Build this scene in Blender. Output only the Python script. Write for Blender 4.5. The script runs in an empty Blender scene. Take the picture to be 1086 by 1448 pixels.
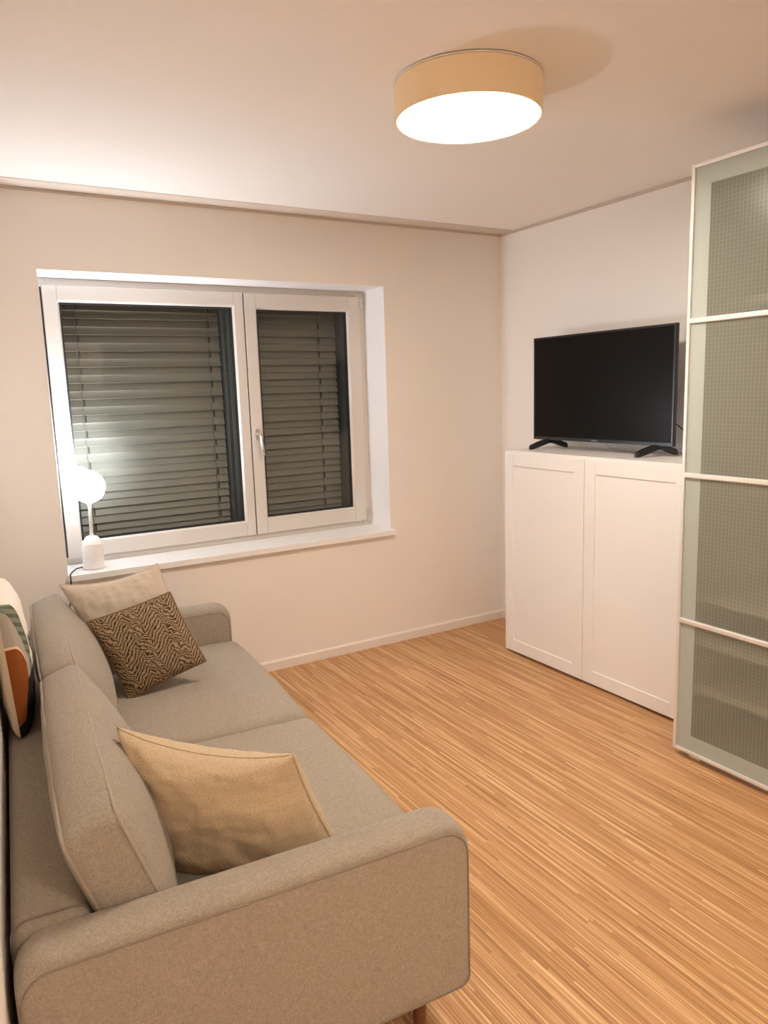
import bpy, bmesh, math, random
from math import sin, cos, pi, radians
from mathutils import Vector, Matrix, noise

random.seed(7)
S = bpy.context.scene
COL = S.collection

# ------------------------------------------------------------------ helpers
def bm_obj(name, bm, m, parent=None, smooth=False, recalc=True):
    if recalc:
        bmesh.ops.recalc_face_normals(bm, faces=bm.faces)
    me = bpy.data.meshes.new(name)
    bm.to_mesh(me); bm.free()
    if smooth:
        for p in me.polygons: p.use_smooth = True
    if m is not None:
        me.materials.append(m)
    o = bpy.data.objects.new(name, me)
    COL.objects.link(o)
    if parent is not None: o.parent = parent
    return o

def tag(o, label, cat, group=None):
    o['label'] = label; o['category'] = cat
    if group: o['group'] = group
    return o

def thing(name, label, cat, loc=(0, 0, 0), rz=0.0, group=None):
    o = bpy.data.objects.new(name, None)
    o.empty_display_size = 0.1
    COL.objects.link(o); o.location = loc; o.rotation_euler = (0, 0, rz)
    return tag(o, label, cat, group)

def struct(o):
    o['kind'] = 'structure'; return o

def add_box(bm, x0, x1, y0, y1, z0, z1, bev=0.0, seg=2):
    r = bmesh.ops.create_cube(bm, size=1.0)
    vs = r['verts']
    for v in vs:
        v.co = Vector((x0 + (v.co.x + .5) * (x1 - x0), y0 + (v.co.y + .5) * (y1 - y0), z0 + (v.co.z + .5) * (z1 - z0)))
    if bev > 0:
        es = list({e for v in vs for e in v.link_edges})
        bmesh.ops.bevel(bm, geom=es, offset=bev, segments=seg, affect='EDGES', profile=0.5)
    return bm

def box(name, x0, x1, y0, y1, z0, z1, m, parent=None, bev=0.0, seg=2):
    bm = bmesh.new(); add_box(bm, x0, x1, y0, y1, z0, z1, bev, seg)
    return bm_obj(name, bm, m, parent)

def add_tube(bm, pts, r, n=8, closed=False, caps=True):
    pts = [Vector(p) for p in pts]
    N = len(pts); rings = []
    rad = r if hasattr(r, '__len__') else [r] * N
    up = None
    for i, p in enumerate(pts):
        if closed:
            t = (pts[(i + 1) % N] - pts[i - 1]).normalized()
        else:
            a = pts[max(i - 1, 0)]; b = pts[min(i + 1, N - 1)]
            t = (b - a).normalized()
        if up is None:
            ref = Vector((0, 0, 1)) if abs(t.z) < .9 else Vector((1, 0, 0))
            up = (ref - t * ref.dot(t)).normalized()
        else:
            up = (up - t * up.dot(t)).normalized()
        s = t.cross(up)
        rings.append([bm.verts.new(p + (up * cos(2 * pi * k / n) + s * sin(2 * pi * k / n)) * rad[i]) for k in range(n)])
    M = N if closed else N - 1
    for i in range(M):
        a, b = rings[i], rings[(i + 1) % N]
        for k in range(n):
            bm.faces.new((a[k], a[(k + 1) % n], b[(k + 1) % n], b[k]))
    if caps and not closed:
        bm.faces.new(rings[0]); bm.faces.new(rings[-1][::-1])
    return bm

def tube(name, pts, r, m, parent=None, n=8, closed=False):
    bm = bmesh.new(); add_tube(bm, pts, r, n, closed)
    return bm_obj(name, bm, m, parent, True)

def add_lathe(bm, prof, n=48, c=(0, 0, 0)):
    rings = []
    for (r, z) in prof:
        if r < 1e-6:
            rings.append([bm.verts.new((c[0], c[1], c[2] + z))])
        else:
            rings.append([bm.verts.new((c[0] + r * cos(2 * pi * k / n), c[1] + r * sin(2 * pi * k / n), c[2] + z)) for k in range(n)])
    for a, b in zip(rings[:-1], rings[1:]):
        for k in range(n):
            k2 = (k + 1) % n
            if len(a) == 1 and len(b) == 1: continue
            if len(a) == 1: bm.faces.new((a[0], b[k], b[k2]))
            elif len(b) == 1: bm.faces.new((a[k], a[k2], b[0]))
            else: bm.faces.new((a[k], a[k2], b[k2], b[k]))
    return bm

def lathe(name, prof, m, parent=None, n=48, c=(0, 0, 0), smooth=True):
    bm = bmesh.new(); add_lathe(bm, prof, n, c)
    o = bm_obj(name, bm, m, parent, smooth)
    return o

def edge_split(o, ang=35):
    md = o.modifiers.new('es', 'EDGE_SPLIT'); md.split_angle = radians(ang)
    return o

def extrude_poly(bm, pts2, axis_fn, a, b):
    """pts2: closed outline, axis_fn(p, t) -> 3D point, extruded t from a to b"""
    A = [bm.verts.new(axis_fn(p, a)) for p in pts2]
    B = [bm.verts.new(axis_fn(p, b)) for p in pts2]
    n = len(pts2)
    for i in range(n):
        bm.faces.new((A[i], A[(i + 1) % n], B[(i + 1) % n], B[i]))
    bm.faces.new(A[::-1]); bm.faces.new(B)
    return bm

# ------------------------------------------------------------------ materials
def mat(name):
    m = bpy.data.materials.new(name); m.use_nodes = True
    nt = m.node_tree
    return m, nt, nt.nodes['Principled BSDF']

def N(nt, typ, **kw):
    n = nt.nodes.new(typ)
    for k, v in kw.items():
        setattr(n, k, v)
    return n

def math_n(nt, op, a, b=None, c=None):
    n = nt.nodes.new('ShaderNodeMath'); n.operation = op
    for i, v in enumerate((a, b, c)):
        if v is None: continue
        if isinstance(v, (int, float)): n.inputs[i].default_value = v
        else: nt.links.new(v, n.inputs[i])
    return n.outputs[0]

def mixc(nt, fac, a, b):
    n = nt.nodes.new('ShaderNodeMix'); n.data_type = 'RGBA'
    if isinstance(fac, (int, float)): n.inputs[0].default_value = fac
    else: nt.links.new(fac, n.inputs[0])
    for i, v in ((6, a), (7, b)):
        if isinstance(v, tuple): n.inputs[i].default_value = v + (1,) if len(v) == 3 else v
        else: nt.links.new(v, n.inputs[i])
    return n.outputs[2]

def plain(name, col, rough=.5, metal=0.0, spec=.5, noise_amt=0.0, scale=30, bump=0.0, bscale=200):
    m, nt, b = mat(name)
    b.inputs['Roughness'].default_value = rough
    b.inputs['Metallic'].default_value = metal
    b.inputs['Specular IOR Level'].default_value = spec
    tc = N(nt, 'ShaderNodeTexCoord')
    nz = N(nt, 'ShaderNodeTexNoise'); nz.inputs['Scale'].default_value = scale
    nt.links.new(tc.outputs['Object'], nz.inputs['Vector'])
    d = tuple(c * (1 - noise_amt) for c in col); l = tuple(min(1, c * (1 + noise_amt)) for c in col)
    nt.links.new(mixc(nt, nz.outputs['Fac'], d, l), b.inputs['Base Color'])
    if bump:
        n2 = N(nt, 'ShaderNodeTexNoise'); n2.inputs['Scale'].default_value = bscale
        nt.links.new(tc.outputs['Object'], n2.inputs['Vector'])
        bp = N(nt, 'ShaderNodeBump'); bp.inputs['Strength'].default_value = bump; bp.inputs['Distance'].default_value = .002
        nt.links.new(n2.outputs['Fac'], bp.inputs['Height'])
        nt.links.new(bp.outputs['Normal'], b.inputs['Normal'])
    return m

def fabric(name, col, var=.22, scale=420, bump=.5, coarse=.12, wr=0.0):
    m, nt, b = mat(name)
    b.inputs['Roughness'].default_value = .95
    b.inputs['Specular IOR Level'].default_value = .15
    b.inputs['Sheen Weight'].default_value = .12
    tc = N(nt, 'ShaderNodeTexCoord')
    fac = None; hs = None
    for st in ((1, 1, .22), (1, .22, 1), (.22, 1, 1)):
        mp = N(nt, 'ShaderNodeMapping'); mp.inputs['Scale'].default_value = st
        nt.links.new(tc.outputs['Object'], mp.inputs['Vector'])
        nz = N(nt, 'ShaderNodeTexNoise'); nz.inputs['Scale'].default_value = scale; nz.inputs['Detail'].default_value = 1
        nt.links.new(mp.outputs['Vector'], nz.inputs['Vector'])
        fac = nz.outputs['Fac'] if fac is None else math_n(nt, 'ADD', fac, nz.outputs['Fac'])
    fac = math_n(nt, 'DIVIDE', fac, 3.0)
    cr = N(nt, 'ShaderNodeMapRange'); cr.inputs[1].default_value = .36; cr.inputs[2].default_value = .64
    nt.links.new(fac, cr.inputs[0])
    d = tuple(c * (1 - var) for c in col); l = tuple(min(1, c * (1 + var)) for c in col)
    c1 = mixc(nt, cr.outputs[0], d, l)
    n2 = N(nt, 'ShaderNodeTexNoise'); n2.inputs['Scale'].default_value = 60; n2.inputs['Detail'].default_value = 4
    nt.links.new(tc.outputs['Object'], n2.inputs['Vector'])
    f2 = math_n(nt, 'MULTIPLY', n2.outputs['Fac'], coarse * 2)
    c2 = mixc(nt, f2, c1, tuple(c * .6 for c in col))
    nt.links.new(c2, b.inputs['Base Color'])
    bp = N(nt, 'ShaderNodeBump'); bp.inputs['Strength'].default_value = bump; bp.inputs['Distance'].default_value = .0015
    nt.links.new(cr.outputs[0], bp.inputs['Height'])
    nt.links.new(bp.outputs['Normal'], b.inputs['Normal'])
    return m

def emis(name, col, strength):
    m, nt, b = mat(name)
    b.inputs['Base Color'].default_value = (.9, .9, .9, 1)
    b.inputs['Emission Color'].default_value = col + (1,)
    b.inputs['Emission Strength'].default_value = strength
    return m

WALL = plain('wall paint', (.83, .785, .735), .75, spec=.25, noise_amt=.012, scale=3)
WALL_LIT = plain('lit wall paint', (.885, .865, .845), .7, spec=.25, noise_amt=.012, scale=3)  # wall paint whitened to carry light that the lamps leave short
REVEAL = plain('lit white reveal', (.86, .855, .86), .65, spec=.25, noise_amt=.01, scale=3)  # white plaster, with extra lamp light put into its colour
CEIL = plain('ceiling paint', (.87, .835, .795), .8, spec=.2, noise_amt=.012, scale=2)
CEIL_STRIP = plain('darker ceiling strip', (.66, .58, .50), .7, spec=.25, noise_amt=.01)
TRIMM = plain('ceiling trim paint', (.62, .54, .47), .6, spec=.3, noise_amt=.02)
BASEM = plain('baseboard paint', (.80, .74, .68), .45, noise_amt=.01)
WHITE = plain('white lacquer', (.85, .835, .82), .38, noise_amt=.01, scale=5)
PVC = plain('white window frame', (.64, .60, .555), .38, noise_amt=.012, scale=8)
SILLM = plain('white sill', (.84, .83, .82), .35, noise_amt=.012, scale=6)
DARK = plain('dark gasket', (.012, .013, .014), .5, noise_amt=.1)
ANTH = plain('anthracite metal', (.14, .146, .146), .45, metal=.2, noise_amt=.08)
GREYM = plain('grey guide metal', (.36, .37, .38), .4, metal=.4, noise_amt=.05)
SLAT = plain('taupe slat metal', (.27, .25, .215), .55, metal=.1, spec=.3, noise_amt=.06, scale=6)
CORD = plain('grey cord', (.16, .15, .13), .8, noise_amt=.1)
CHROME = plain('satin chrome', (.72, .70, .67), .22, metal=.9, noise_amt=.03)
ALU = plain('pale aluminium', (.80, .775, .745), .34, metal=.35, noise_amt=.02)
ALUD = plain('grey aluminium', (.42, .40, .38), .45, metal=.3, noise_amt=.04)
BLACKP = plain('black plastic', (.010, .010, .011), .32, noise_amt=.1)
SCREEN = plain('dark screen', (.008, .007, .006), .30, spec=.09, noise_amt=.1)
BLACKC = plain('black cable', (.014, .014, .015), .5, noise_amt=.1)
LAMPW = plain('white lamp metal', (.85, .82, .80), .4, noise_amt=.01)
LOGO = plain('silver print', (.5, .5, .5), .4, noise_amt=.02)
WOOD = plain('dark red brown wood', (.13, .045, .018), .35, noise_amt=.25, scale=40)
SOFA = fabric('grey beige upholstery', (.352, .298, .238))
PIPE = fabric('grey beige piping', (.40, .335, .27), scale=900)
PILLB = fabric('light beige linen', (.58, .50, .405), var=.13, scale=520, bump=.4)
PILLN = fabric('warm beige linen', (.56, .43, .285), var=.16, scale=420, bump=.45)

def floor_mat():
    m, nt, b = mat('strip parquet')
    L = nt.links
    tc = N(nt, 'ShaderNodeTexCoord')
    sp = N(nt, 'ShaderNodeSeparateXYZ'); L.new(tc.outputs['Object'], sp.inputs[0])
    X, Y = sp.outputs['X'], sp.outputs['Y']
    # gentle waviness of the strips
    wn = N(nt, 'ShaderNodeTexNoise'); wn.inputs['Scale'].default_value = 2.2
    L.new(tc.outputs['Object'], wn.inputs['Vector'])
    wob = math_n(nt, 'MULTIPLY', math_n(nt, 'SUBTRACT', wn.outputs['Fac'], .5), .004)
    xr = math_n(nt, 'DIVIDE', math_n(nt, 'ADD', X, wob), .0098)
    row = math_n(nt, 'FLOOR', xr)
    fx = math_n(nt, 'FRACT', xr)
    w1 = N(nt, 'ShaderNodeTexWhiteNoise', noise_dimensions='1D'); L.new(row, w1.inputs['W'])
    ys = math_n(nt, 'DIVIDE', math_n(nt, 'ADD', Y, math_n(nt, 'MULTIPLY', w1.outputs['Value'], 3.0)), .46)
    cell = math_n(nt, 'FLOOR', ys)
    cmb = N(nt, 'ShaderNodeCombineXYZ'); L.new(row, cmb.inputs[0]); L.new(cell, cmb.inputs[1])
    w2 = N(nt, 'ShaderNodeTexWhiteNoise', noise_dimensions='2D'); L.new(cmb.outputs[0], w2.inputs['Vector'])
    # fine grain stretched along the strips
    mp = N(nt, 'ShaderNodeMapping'); mp.inputs['Scale'].default_value = (300, 2.6, 1)
    L.new(tc.outputs['Object'], mp.inputs['Vector'])
    gr = N(nt, 'ShaderNodeTexNoise'); gr.inputs['Scale'].default_value = 1; gr.inputs['Detail'].default_value = 3
    L.new(mp.outputs['Vector'], gr.inputs['Vector'])
    mp2 = N(nt, 'ShaderNodeMapping'); mp2.inputs['Scale'].default_value = (100, .8, 1)
    L.new(tc.outputs['Object'], mp2.inputs['Vector'])
    g2 = N(nt, 'ShaderNodeTexNoise'); g2.inputs['Scale'].default_value = 1; g2.inputs['Detail'].default_value = 2
    L.new(mp2.outputs['Vector'], g2.inputs['Vector'])
    v = math_n(nt, 'ADD', math_n(nt, 'MULTIPLY', w2.outputs['Value'], .22), math_n(nt, 'MULTIPLY', gr.outputs['Fac'], .86))
    v = math_n(nt, 'ADD', v, math_n(nt, 'MULTIPLY', g2.outputs['Fac'], .40))
    rm = N(nt, 'ShaderNodeValToRGB')
    e = rm.color_ramp.elements
    e[0].position = .47; e[0].color = (.27, .128, .046, 1)
    e[1].position = .97; e[1].color = (.80, .545, .30, 1)
    x = rm.color_ramp.elements.new(.645); x.color = (.43, .222, .092, 1)
    x = rm.color_ramp.elements.new(.80); x.color = (.56, .315, .145, 1)
    L.new(v, rm.inputs[0])
    edge = math_n(nt, 'LESS_THAN', fx, .10)
    col = mixc(nt, math_n(nt, 'MULTIPLY', edge, .50), rm.outputs[0], (.20, .085, .03))
    L.new(col, b.inputs['Base Color'])
    b.inputs['Roughness'].default_value = .42
    b.inputs['Specular IOR Level'].default_value = .35
    bp = N(nt, 'ShaderNodeBump'); bp.inputs['Strength'].default_value = .12; bp.inputs['Distance'].default_value = .001
    L.new(v, bp.inputs['Height']); L.new(bp.outputs['Normal'], b.inputs['Normal'])
    return m
FLOORM = floor_mat()

def glass_mat(name, tint=(.93, .95, .94), refl=1.0):
    m = bpy.data.materials.new(name); m.use_nodes = True
    nt = m.node_tree; nt.nodes.clear()
    out = N(nt, 'ShaderNodeOutputMaterial')
    tr = N(nt, 'ShaderNodeBsdfTransparent'); tr.inputs[0].default_value = tint + (1,)
    gl = N(nt, 'ShaderNodeBsdfGlossy'); gl.inputs['Roughness'].default_value = .015
    fr = N(nt, 'ShaderNodeFresnel'); fr.inputs['IOR'].default_value = 1.5
    f = math_n(nt, 'MULTIPLY', fr.outputs[0], refl)
    mx = N(nt, 'ShaderNodeMixShader')
    nt.links.new(f, mx.inputs[0]); nt.links.new(tr.outputs[0], mx.inputs[1]); nt.links.new(gl.outputs[0], mx.inputs[2])
    nt.links.new(mx.outputs[0], out.inputs[0])
    return m
GLASS = glass_mat('clear window glass', refl=.55)

DOOR_Y0, DOOR_Y1, DOOR_Z0, DOOR_Z1 = -1.853, -2.603, .028, 2.297
def frosted_mat(name):
    """Frosted glass with a woven grid in the field and a plain pale border along the door's outer edge."""
    m = bpy.data.materials.new(name); m.use_nodes = True
    nt = m.node_tree; nt.nodes.clear(); L = nt.links
    out = N(nt, 'ShaderNodeOutputMaterial')
    tc = N(nt, 'ShaderNodeTexCoord')
    uv = N(nt, 'ShaderNodeUVMap'); uv.uv_map = 'door'
    sp = N(nt, 'ShaderNodeSeparateXYZ'); L.new(uv.outputs[0], sp.inputs[0])
    U, V = sp.outputs['X'], sp.outputs['Y']   # metres from the door's left and bottom edge
    W = DOOR_Y0 - DOOR_Y1; H = DOOR_Z1 - DOOR_Z0
    b = .078
    inside = math_n(nt, 'MULTIPLY', math_n(nt, 'MULTIPLY', math_n(nt, 'GREATER_THAN', U, b), math_n(nt, 'LESS_THAN', U, W - b)),
                    math_n(nt, 'MULTIPLY', math_n(nt, 'GREATER_THAN', V, b), math_n(nt, 'LESS_THAN', V, H - b)))
    g = .0148
    fu = math_n(nt, 'ABSOLUTE', math_n(nt, 'SUBTRACT', math_n(nt, 'FRACT', math_n(nt, 'DIVIDE', U, g)), .5))
    fv = math_n(nt, 'ABSOLUTE', math_n(nt, 'SUBTRACT', math_n(nt, 'FRACT', math_n(nt, 'DIVIDE', V, g)), .5))
    lu = math_n(nt, 'GREATER_THAN', fu, .37); lv = math_n(nt, 'GREATER_THAN', fv, .40)
    line = math_n(nt, 'MAXIMUM', lu, math_n(nt, 'MULTIPLY', lv, .75))
    field = mixc(nt, line, (.36, .375, .325), (.565, .585, .52))
    col = mixc(nt, inside, (.43, .47, .43), field)
    df = N(nt, 'ShaderNodeBsdfDiffuse'); L.new(col, df.inputs[0])
    tl = N(nt, 'ShaderNodeBsdfTranslucent'); tl.inputs[0].default_value = (.80, .82, .74, 1)
    rf = N(nt, 'ShaderNodeBsdfRefraction'); rf.inputs['Roughness'].default_value = .22; rf.inputs['IOR'].default_value = 1.08
    rf.inputs[0].default_value = (.86, .88, .80, 1)
    m1 = N(nt, 'ShaderNodeMixShader'); m1.inputs[0].default_value = .72
    L.new(tl.outputs[0], m1.inputs[1]); L.new(rf.outputs[0], m1.inputs[2])
    m2 = N(nt, 'ShaderNodeMixShader')
    L.new(math_n(nt, 'SUBTRACT', .68, math_n(nt, 'MULTIPLY', math_n(nt, 'SUBTRACT', 1.0, inside), .58)), m2.inputs[0])
    L.new(df.outputs[0], m2.inputs[1]); L.new(m1.outputs[0], m2.inputs[2])
    gl = N(nt, 'ShaderNodeBsdfGlossy'); gl.inputs['Roughness'].default_value = .22
    fr = N(nt, 'ShaderNodeFresnel'); fr.inputs['IOR'].default_value = 1.45
    m3 = N(nt, 'ShaderNodeMixShader'); L.new(math_n(nt, 'MULTIPLY', fr.outputs[0], .6), m3.inputs[0])
    L.new(m2.outputs[0], m3.inputs[1]); L.new(gl.outputs[0], m3.inputs[2])
    L.new(m3.outputs[0], out.inputs[0])
    return m
FROST = frosted_mat('gridded frosted glass')

def herring_mat():
    m, nt, b = mat('brown herringbone knit'); L = nt.links
    uv = N(nt, 'ShaderNodeUVMap'); uv.uv_map = 'cushion'
    sp = N(nt, 'ShaderNodeSeparateXYZ'); L.new(uv.outputs[0], sp.inputs[0])
    U, V = sp.outputs['X'], sp.outputs['Y']
    nz = N(nt, 'ShaderNodeTexNoise'); nz.inputs['Scale'].default_value = 9; nz.inputs['Detail'].default_value = 2
    L.new(uv.outputs[0], nz.inputs['Vector'])
    n2 = N(nt, 'ShaderNodeTexNoise'); n2.inputs['Scale'].default_value = 95; n2.inputs['Detail'].default_value = 1
    L.new(uv.outputs[0], n2.inputs['Vector'])
    uw = math_n(nt, 'ADD', U, math_n(nt, 'MULTIPLY', math_n(nt, 'SUBTRACT', nz.outputs['Fac'], .5), .16))
    tri = math_n(nt, 'PINGPONG', math_n(nt, 'MULTIPLY', uw, 5.6), 1.0)
    ph = math_n(nt, 'ADD', math_n(nt, 'MULTIPLY', V, 20.0), math_n(nt, 'MULTIPLY', tri, 3.5))
    ph = math_n(nt, 'ADD', ph, math_n(nt, 'MULTIPLY', nz.outputs['Fac'], 1.1))
    st = math_n(nt, 'SINE', math_n(nt, 'MULTIPLY', ph, 2 * pi))
    br = math_n(nt, 'SINE', math_n(nt, 'MULTIPLY', math_n(nt, 'SUBTRACT', math_n(nt, 'MULTIPLY', V, 9.0), math_n(nt, 'MULTIPLY', uw, 34.0)), 2 * pi))
    h = math_n(nt, 'ADD', math_n(nt, 'MULTIPLY', st, .62), math_n(nt, 'MULTIPLY', br, .22))
    h = math_n(nt, 'ADD', h, math_n(nt, 'MULTIPLY', math_n(nt, 'SUBTRACT', n2.outputs['Fac'], .5), 1.3))
    rm = N(nt, 'ShaderNodeMapRange'); rm.inputs[1].default_value = -.75; rm.inputs[2].default_value = .55
    L.new(h, rm.inputs[0])
    L.new(mixc(nt, rm.outputs[0], (.026, .017, .010), (.36, .25, .15)), b.inputs['Base Color'])
    b.inputs['Roughness'].default_value = .95; b.inputs['Specular IOR Level'].default_value = .1
    bp = N(nt, 'ShaderNodeBump'); bp.inputs['Strength'].default_value = .6; bp.inputs['Distance'].default_value = .003
    L.new(rm.outputs[0], bp.inputs['Height']); L.new(bp.outputs['Normal'], b.inputs['Normal'])
    return m
HERR = herring_mat()
HERRP = fabric('brown cord edging', (.20, .13, .075), var=.3, scale=500)

def geo_mat():
    m, nt, b = mat('geometric colour block print'); L = nt.links
    uv = N(nt, 'ShaderNodeUVMap'); uv.uv_map = 'cushion'
    sp = N(nt, 'ShaderNodeSeparateXYZ'); L.new(uv.outputs[0], sp.inputs[0])
    U, V = sp.outputs['X'], sp.outputs['Y']
    def below(a, k):   # V < a + k U
        return math_n(nt, 'LESS_THAN', V, math_n(nt, 'ADD', math_n(nt, 'MULTIPLY', U, k), a))
    ge = N(nt, 'ShaderNodeNewGeometry')
    col = (.86, .78, .70)
    pt = math_n(nt, 'MULTIPLY', math_n(nt, 'GREATER_THAN', U, .36), math_n(nt, 'LESS_THAN', math_n(nt, 'ADD', math_n(nt, 'ABSOLUTE', math_n(nt, 'SUBTRACT', U, .52)), math_n(nt, 'ABSOLUTE', math_n(nt, 'SUBTRACT', V, .55))), .085))
    col = mixc(nt, pt, col, (.055, .058, .05))
    st = math_n(nt, 'GREATER_THAN', math_n(nt, 'FRACT', math_n(nt, 'MULTIPLY', math_n(nt, 'ADD', V, math_n(nt, 'MULTIPLY', U, .4)), 14.0)), .45)
    green = mixc(nt, st, (.10, .115, .085), (.21, .215, .16))
    col = mixc(nt, below(1.38, -2.6), col, green)
    col = mixc(nt, below(.98, -2.4), col, (.40, .36, .30))
    rr = math_n(nt, 'ADD', math_n(nt, 'POWER', math_n(nt, 'MULTIPLY', U, 6.0), 2.0), math_n(nt, 'POWER', math_n(nt, 'DIVIDE', V, .68), 2.0))
    col = mixc(nt, math_n(nt, 'LESS_THAN', rr, 1.06), col, (.80, .58, .42))
    col = mixc(nt, math_n(nt, 'LESS_THAN', rr, 1.0), col, (.25, .068, .013))
    col = mixc(nt, math_n(nt, 'MULTIPLY', below(.08, 4.0), math_n(nt, 'LESS_THAN', V, .40)), col, (.012, .012, .012))
    L.new(col, b.inputs['Base Color'])
    b.inputs['Roughness'].default_value = .85; b.inputs['Specular IOR Level'].default_value = .2
    return m
GEOM = geo_mat()
GEOB = fabric('cream cotton backing', (.66, .54, .40), var=.06, scale=600, bump=.2)

# ------------------------------------------------------------------ camera
R = Vector((.85849934, -.51184096, -.03158657)); U_ = Vector((.10953836, .12285625, .98636083)); F = Vector((.50097927, .85025007, -.16153823))
CAM = Vector((-3.0954, -3.7321, 1.5210))
cd = bpy.data.cameras.new('camera'); co = bpy.data.objects.new('camera', cd); COL.objects.link(co)
mw = Matrix((R, U_, -F)).transposed().to_4x4(); mw.translation = CAM
co.matrix_world = mw
cd.sensor_fit = 'VERTICAL'; cd.sensor_height = 36.0; cd.lens = 36.0 * 1048.08 / 1448.0
cd.clip_start = .02
S.camera = co

# ------------------------------------------------------------------ sofa frame of reference
TH = radians(3.93)
O = Vector((-2.176, -2.505, 0)); LX = Vector((sin(TH), cos(TH), 0)); WY = Vector((-cos(TH), sin(TH), 0))
SROT = pi / 2 - TH
def sw(l, w, z): return O + LX * l + WY * w + Vector((0, 0, z))

# ------------------------------------------------------------------ room shell
H = 2.45
WL = .935                                  # the slanting left wall stands at this offset behind the sofa front
yF = -3.98
def left_x(y):
    l = (y - O.y - WY.y * WL) / LX.y
    return (O + LX * l + WY * WL).x
def slab(name, quad, n, t, m):
    """quad of 4 points, thickened by t along n"""
    bm = bmesh.new()
    a = [bm.verts.new(Vector(q)) for q in quad]; b = [bm.verts.new(Vector(q) + Vector(n) * t) for q in quad]
    bm.faces.new(a); bm.faces.new(b[::-1])
    for i in range(4): bm.faces.new((a[i], a[(i + 1) % 4], b[(i + 1) % 4], b[i]))
    return struct(bm_obj(name, bm, m))
xa, xb = left_x(0), left_x(yF)
slab('floor', [(xb - .3, yF - .1, 0), (.15, yF - .1, 0), (.15, .0, 0), (xb - .3, .0, 0)], (0, 0, -1), .1, FLOORM)
slab('ceiling', [(xb - .3, yF - .1, H), (.15, yF - .1, H), (.15, .0, H), (xb - .3, .0, H)], (0, 0, 1), .1, CEIL)
slab('wall_right', [(0, yF, 0), (0, 0, 0), (0, 0, H), (0, yF, H)], (1, 0, 0), .12, WALL_LIT)
slab('wall_left', [(xa, 0, 0), (xb, yF, 0), (xb, yF, H), (xa, 0, H)], tuple(WY), .12, WALL)
DX0, DX1, DZ = -2.80, -1.60, 2.10
def wall_front():
    """unseen wall behind the camera; its doorway is added to let fill light in"""
    bm = bmesh.new()
    add_box(bm, xb - .12, DX0, yF - .12, yF, 0, H); add_box(bm, DX1, .12, yF - .12, yF, 0, H); add_box(bm, DX0, DX1, yF - .12, yF, DZ, H)
    return struct(bm_obj('wall_front', bm, WALL))
wall_front()
hy0 = yF - 1.6  # invented hall behind the added doorway, holds the fill lamp
bm = bmesh.new()
add_box(bm, xb - .12, .12, hy0 - .1, hy0, 0, H); add_box(bm, xb - .22, xb - .12, hy0, yF - .12, 0, H); add_box(bm, .12, .22, hy0, yF - .12, 0, H)
struct(bm_obj('wall_fill_hall', bm, WALL))
slab('floor_fill_hall', [(xb - .2, hy0, 0), (.2, hy0, 0), (.2, yF - .1, 0), (xb - .2, yF - .1, 0)], (0, 0, -1), .1, FLOORM)
slab('ceiling_fill_hall', [(xb - .2, hy0, H), (.2, hy0, H), (.2, yF - .1, H), (xb - .2, yF - .1, H)], (0, 0, 1), .1, CEIL)
hl = bpy.data.lights.new('fill_light', 'POINT'); hl.energy = 20; hl.color = (1, .90, .76); hl.shadow_soft_size = .10  # added unseen lamp, fills the near sofa arm from behind the camera
ho = bpy.data.objects.new('fill_light', hl); COL.objects.link(ho); ho.location = (-2.2, yF - .45, 2.32)
# window wall with its opening
WX0, WX1, WZ0, WZ1 = -2.652, -.853, .670, 2.104
def wall_with_hole():
    bm = bmesh.new()
    xs = [xa - .3, WX0, WX1, .15]; zs = [0, WZ0, WZ1, H]
    T = .47
    for i in range(3):
        for j in range(3):
            if i == 1 and j == 1: continue
            f = [bm.verts.new((x, 0, z)) for x, z in ((xs[i], zs[j]), (xs[i + 1], zs[j]), (xs[i + 1], zs[j + 1]), (xs[i], zs[j + 1]))]
            bm.faces.new(f)
            f = [bm.verts.new((x, T, z)) for x, z in ((xs[i], zs[j]), (xs[i], zs[j + 1]), (xs[i + 1], zs[j + 1]), (xs[i + 1], zs[j]))]
            bm.faces.new(f)
    c = [(WX0, WZ0), (WX1, WZ0), (WX1, WZ1), (WX0, WZ1)]
    for k in range(4):
        (x0, z0), (x1, z1) = c[k], c[(k + 1) % 4]
        f = bm.faces.new([bm.verts.new(p) for p in ((x0, 0, z0), (x0, T, z0), (x1, T, z1), (x1, 0, z1))]); f.material_index = 1
    o = [(xs[0], 0), (xs[3], 0), (xs[3], H), (xs[0], H)]
    for k in range(4):
        (x0, z0), (x1, z1) = o[k], o[(k + 1) % 4]
        bm.faces.new([bm.verts.new(p) for p in ((x0, 0, z0), (x1, 0, z1), (x1, T, z1), (x0, T, z0))])
    bmesh.ops.remove_doubles(bm, verts=bm.verts, dist=1e-5)
    o = bm_obj('wall_back', bm, WALL); o.data.materials.append(REVEAL)
    return struct(o)
wall_with_hole()
# baseboards, ceiling trims
def prof_strip(name, p0, p1, nrm, prof, m):
    """profile of (distance from wall, height) swept from p0 to p1; nrm points into the room"""
    bm = bmesh.new(); nrm = Vector(nrm)
    A = [bm.verts.new(Vector(p0) + nrm * d + Vector((0, 0, z))) for d, z in prof]
    B = [bm.verts.new(Vector(p1) + nrm * d + Vector((0, 0, z))) for d, z in prof]
    n = len(prof)
    for i in range(n): bm.faces.new((A[i], A[(i + 1) % n], B[(i + 1) % n], B[i]))
    bm.faces.new(A[::-1]); bm.faces.new(B)
    return struct(bm_obj(name, bm, m))
bp = [(.0, 0), (.013, 0), (.013, .047), (.009, .053), (0, .055)]
prof_strip('baseboard_back', (xa, 0, 0), (0, 0, 0), (0, -1, 0), bp, BASEM)
prof_strip('baseboard_right', (0, -.013, 0), (0, yF, 0), (-1, 0, 0), bp, BASEM)
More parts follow.
